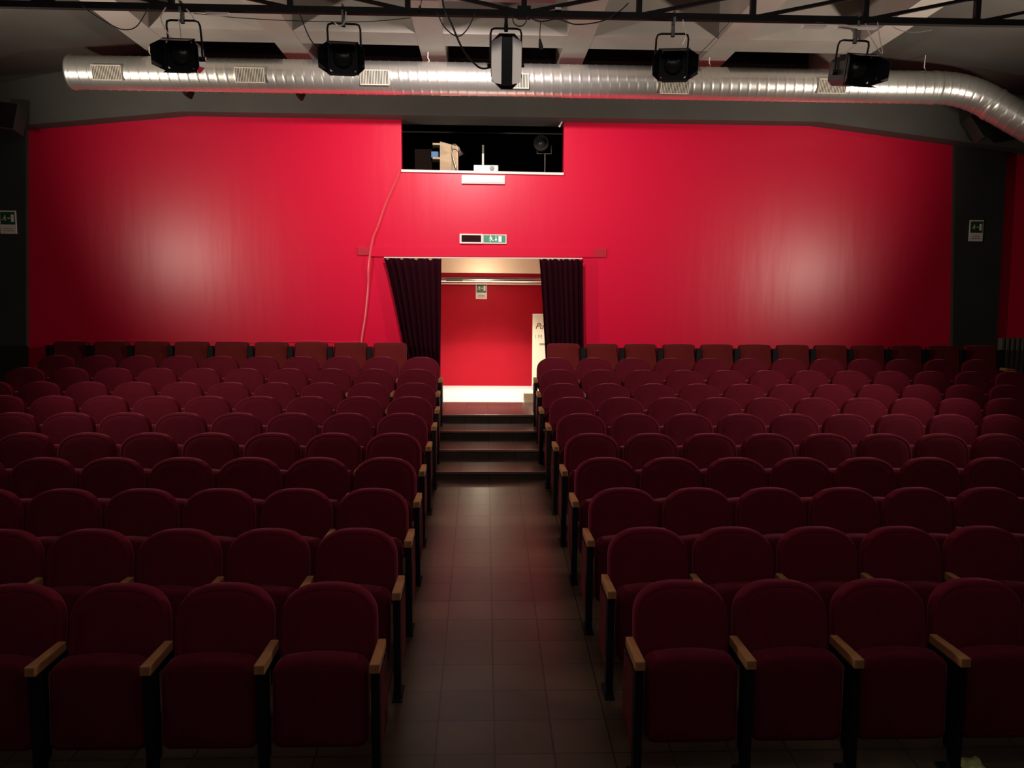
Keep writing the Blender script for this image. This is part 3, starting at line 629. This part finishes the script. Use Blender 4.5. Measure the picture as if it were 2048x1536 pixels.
# ------------------------------------------------------------------ foyer contents
t = thing('foyer_pipe', 'horizontal metal pipe high on the foyer wall beyond the doorway', 'pipe', (0, 14.36, 0.39))
bm = bmesh.new(); tube(bm, [(-3.4, 0, 0.01), (3.4, 0, 0.01)], 0.055, 20); obj('pipe', bm, M['chrome'], t, True)
obj('rail', B(-3.4, 3.4, -0.03, 0.0, -0.075, -0.05), M['foyer_ceil'], t)
obj('bracket', B(-0.68, -0.38, -0.068, -0.04, -0.02, 0.03), M['lamp_dgrey'], t)
t = thing('roll_up_banner', 'cream roll-up banner with script lettering standing in the foyer at right', 'banner', (1.30, 14.0, -1.566))
obj('sheet', B(-0.42, 0.42, -0.004, 0.004, 0.08, 1.345), M['banner'], t)
bm = bmesh.new(); box(bm, -0.43, 0.43, -0.05, 0.05, 0.012, 0.085); bev(bm, 0.01); obj('base', bm, M['chrome'], t)
obj('top_rail', B(-0.42, 0.42, -0.012, 0.012, 1.335, 1.36), M['white'], t)
obj('foot', B(-0.3, -0.25, -0.15, 0.15, 0, 0.014), M['lamp_black'], t); obj('foot', B(0.25, 0.3, -0.15, 0.15, 0, 0.014), M['lamp_black'], t)
def text(name, s, size, loc, mt, parent, shear=0.0):
    cu = bpy.data.curves.new('txt', 'FONT'); cu.body = s; cu.size = size; cu.extrude = 0.001; cu.shear = shear
    tmp = bpy.data.objects.new('txt', cu); C.objects.link(tmp); dg = bpy.context.evaluated_depsgraph_get()
    me = bpy.data.meshes.new_from_object(tmp.evaluated_get(dg)); bpy.data.objects.remove(tmp); me.materials.append(M[mt])
    me.transform(Matrix.Translation(loc) @ Matrix.Rotation(R(90), 4, 'X'))
    return obj(name, me, None, parent)
text('script_lettering', 'Pub', 0.15, (-0.375, -0.006, 1.09), 'ink', t, 0.35)
text('block_lettering', 'I M', 0.10, (-0.375, -0.006, 0.92), 'text_grey', t)
obj('small_print', B(-0.29, -0.18, -0.007, -0.004, 0.80, 0.835), M['text_grey'], t)
t = thing('wooden_block', 'small tan wooden block on the bright foyer floor at the doorway', 'block', (0.76, 12.28, -1.566))
bm = bmesh.new(); box(bm, -0.12, 0.14, -0.09, 0.09, 0, 0.135); bev(bm, 0.005); obj('block', bm, M['tan'], t)
# ------------------------------------------------------------------ radiator and paper
t = thing('radiator', 'dark ribbed radiator against the red wall at far right', 'radiator', (8.50, 11.88, -1.56))
for q in range(11):
    bm = bmesh.new(); box(bm, -0.42+q*0.082-0.026, -0.42+q*0.082+0.026, -0.05, 0.05, 0.10, 1.06); bev(bm, 0.014, 2); obj('rib', bm, M['radiator'], t)
obj('foot', B(-0.43, -0.39, -0.04, 0.04, 0, 0.1), M['radiator'], t); obj('foot', B(0.39, 0.43, -0.04, 0.04, 0, 0.1), M['radiator'], t)
bm = bmesh.new()
for q in range(7):
    pass
g = [[bm.verts.new((2.60+0.052*(i-2)*0.6+random.uniform(-.004, .004), 3.82+0.05*(j-2)*0.55, ramp(3.82)+0.052*(j-2)*0.55*SL+0.006+random.uniform(0, 0.022))) for i in range(5)] for j in range(5)]
for j in range(4):
    for i in range(4): bm.faces.new((g[j][i], g[j][i+1], g[j+1][i+1], g[j+1][i]))
o = obj('paper_scrap', bm, M['yellow']); o.modifiers.new('thickness', 'SOLIDIFY').thickness = 0.002
tag(o, 'crumpled yellow-green paper scrap on the floor at the bottom right', 'paper')

# ------------------------------------------------------------------ dim extras near the ceiling corners
tag(obj('glint_and_tag_strip', B(0.475, 0.515, Y-0.045, Y-0.024, 1.958, 1.972), M['white']), 'small white tag on the truss right of its centre plate', 'tape')
t = thing('hanging_connector', 'small black plug dangling between truss posts left of the middle spotlight', 'plug', (-0.43, Y-0.03, 1.965))
bm = bmesh.new(); tube(bm, [(0, 0, 0.0), (0.008, 0, 0.04), (0.012, 0, 0.12)], 0.003, 6, 4); obj('lead', bm, M['cable'], t)
bm = bmesh.new(); tube(bm, [(-0.006, 0, -0.03), (-0.004, 0, -0.015), (0.0, 0, 0.005)], [0.006, 0.010, 0.006], 10); obj('plug_body', bm, M['cable'], t, True)
for x_, z_, lb, ry in ((7.27, 2.62, 'dark grey loudspeaker tilted under the duct bend at far right', -30), (-6.62, 2.50, 'dark grey loudspeaker by the top left corner of the red wall', 6)):
    t = thing('wall_speaker', lb, 'speaker', (x_, 11.5, z_)); t.rotation_euler = (R(-12), R(ry), 0)
    bm = bmesh.new(); box(bm, -0.13, 0.13, -0.12, 0.12, -0.19, 0.19); bev(bm, 0.012); obj('cabinet', bm, M['charcoal'], t)
    obj('front_grille', B(-0.115, 0.115, -0.13, -0.12, -0.175, 0.175), M['lamp_black'], t)
    bm = bmesh.new(); tube(bm, [(0, 0.12, 0), (0, 0.25, 0.02)], 0.015, 8); obj('bracket', bm, M['black_metal'], t)

# unseen hood added over the wash lamp to keep its light off the coffers
t = thing('added_light_hood', 'unseen black hood added to keep the wash light off the ceiling', 'added_light_hood', (-0.35, 7.7, 3.08))
obj('hood', B(-1.1, 1.1, -0.12, 0.95, 0.085, 0.10), M['lamp_black'], t)
obj('back_plate', B(-0.35, 0.35, -0.16, -0.12, -0.12, 0.10), M['lamp_black'], t)
obj('hanger', B(-0.02, 0.02, -0.02, 0.02, 0.10, 1.07), M['lamp_black'], t)
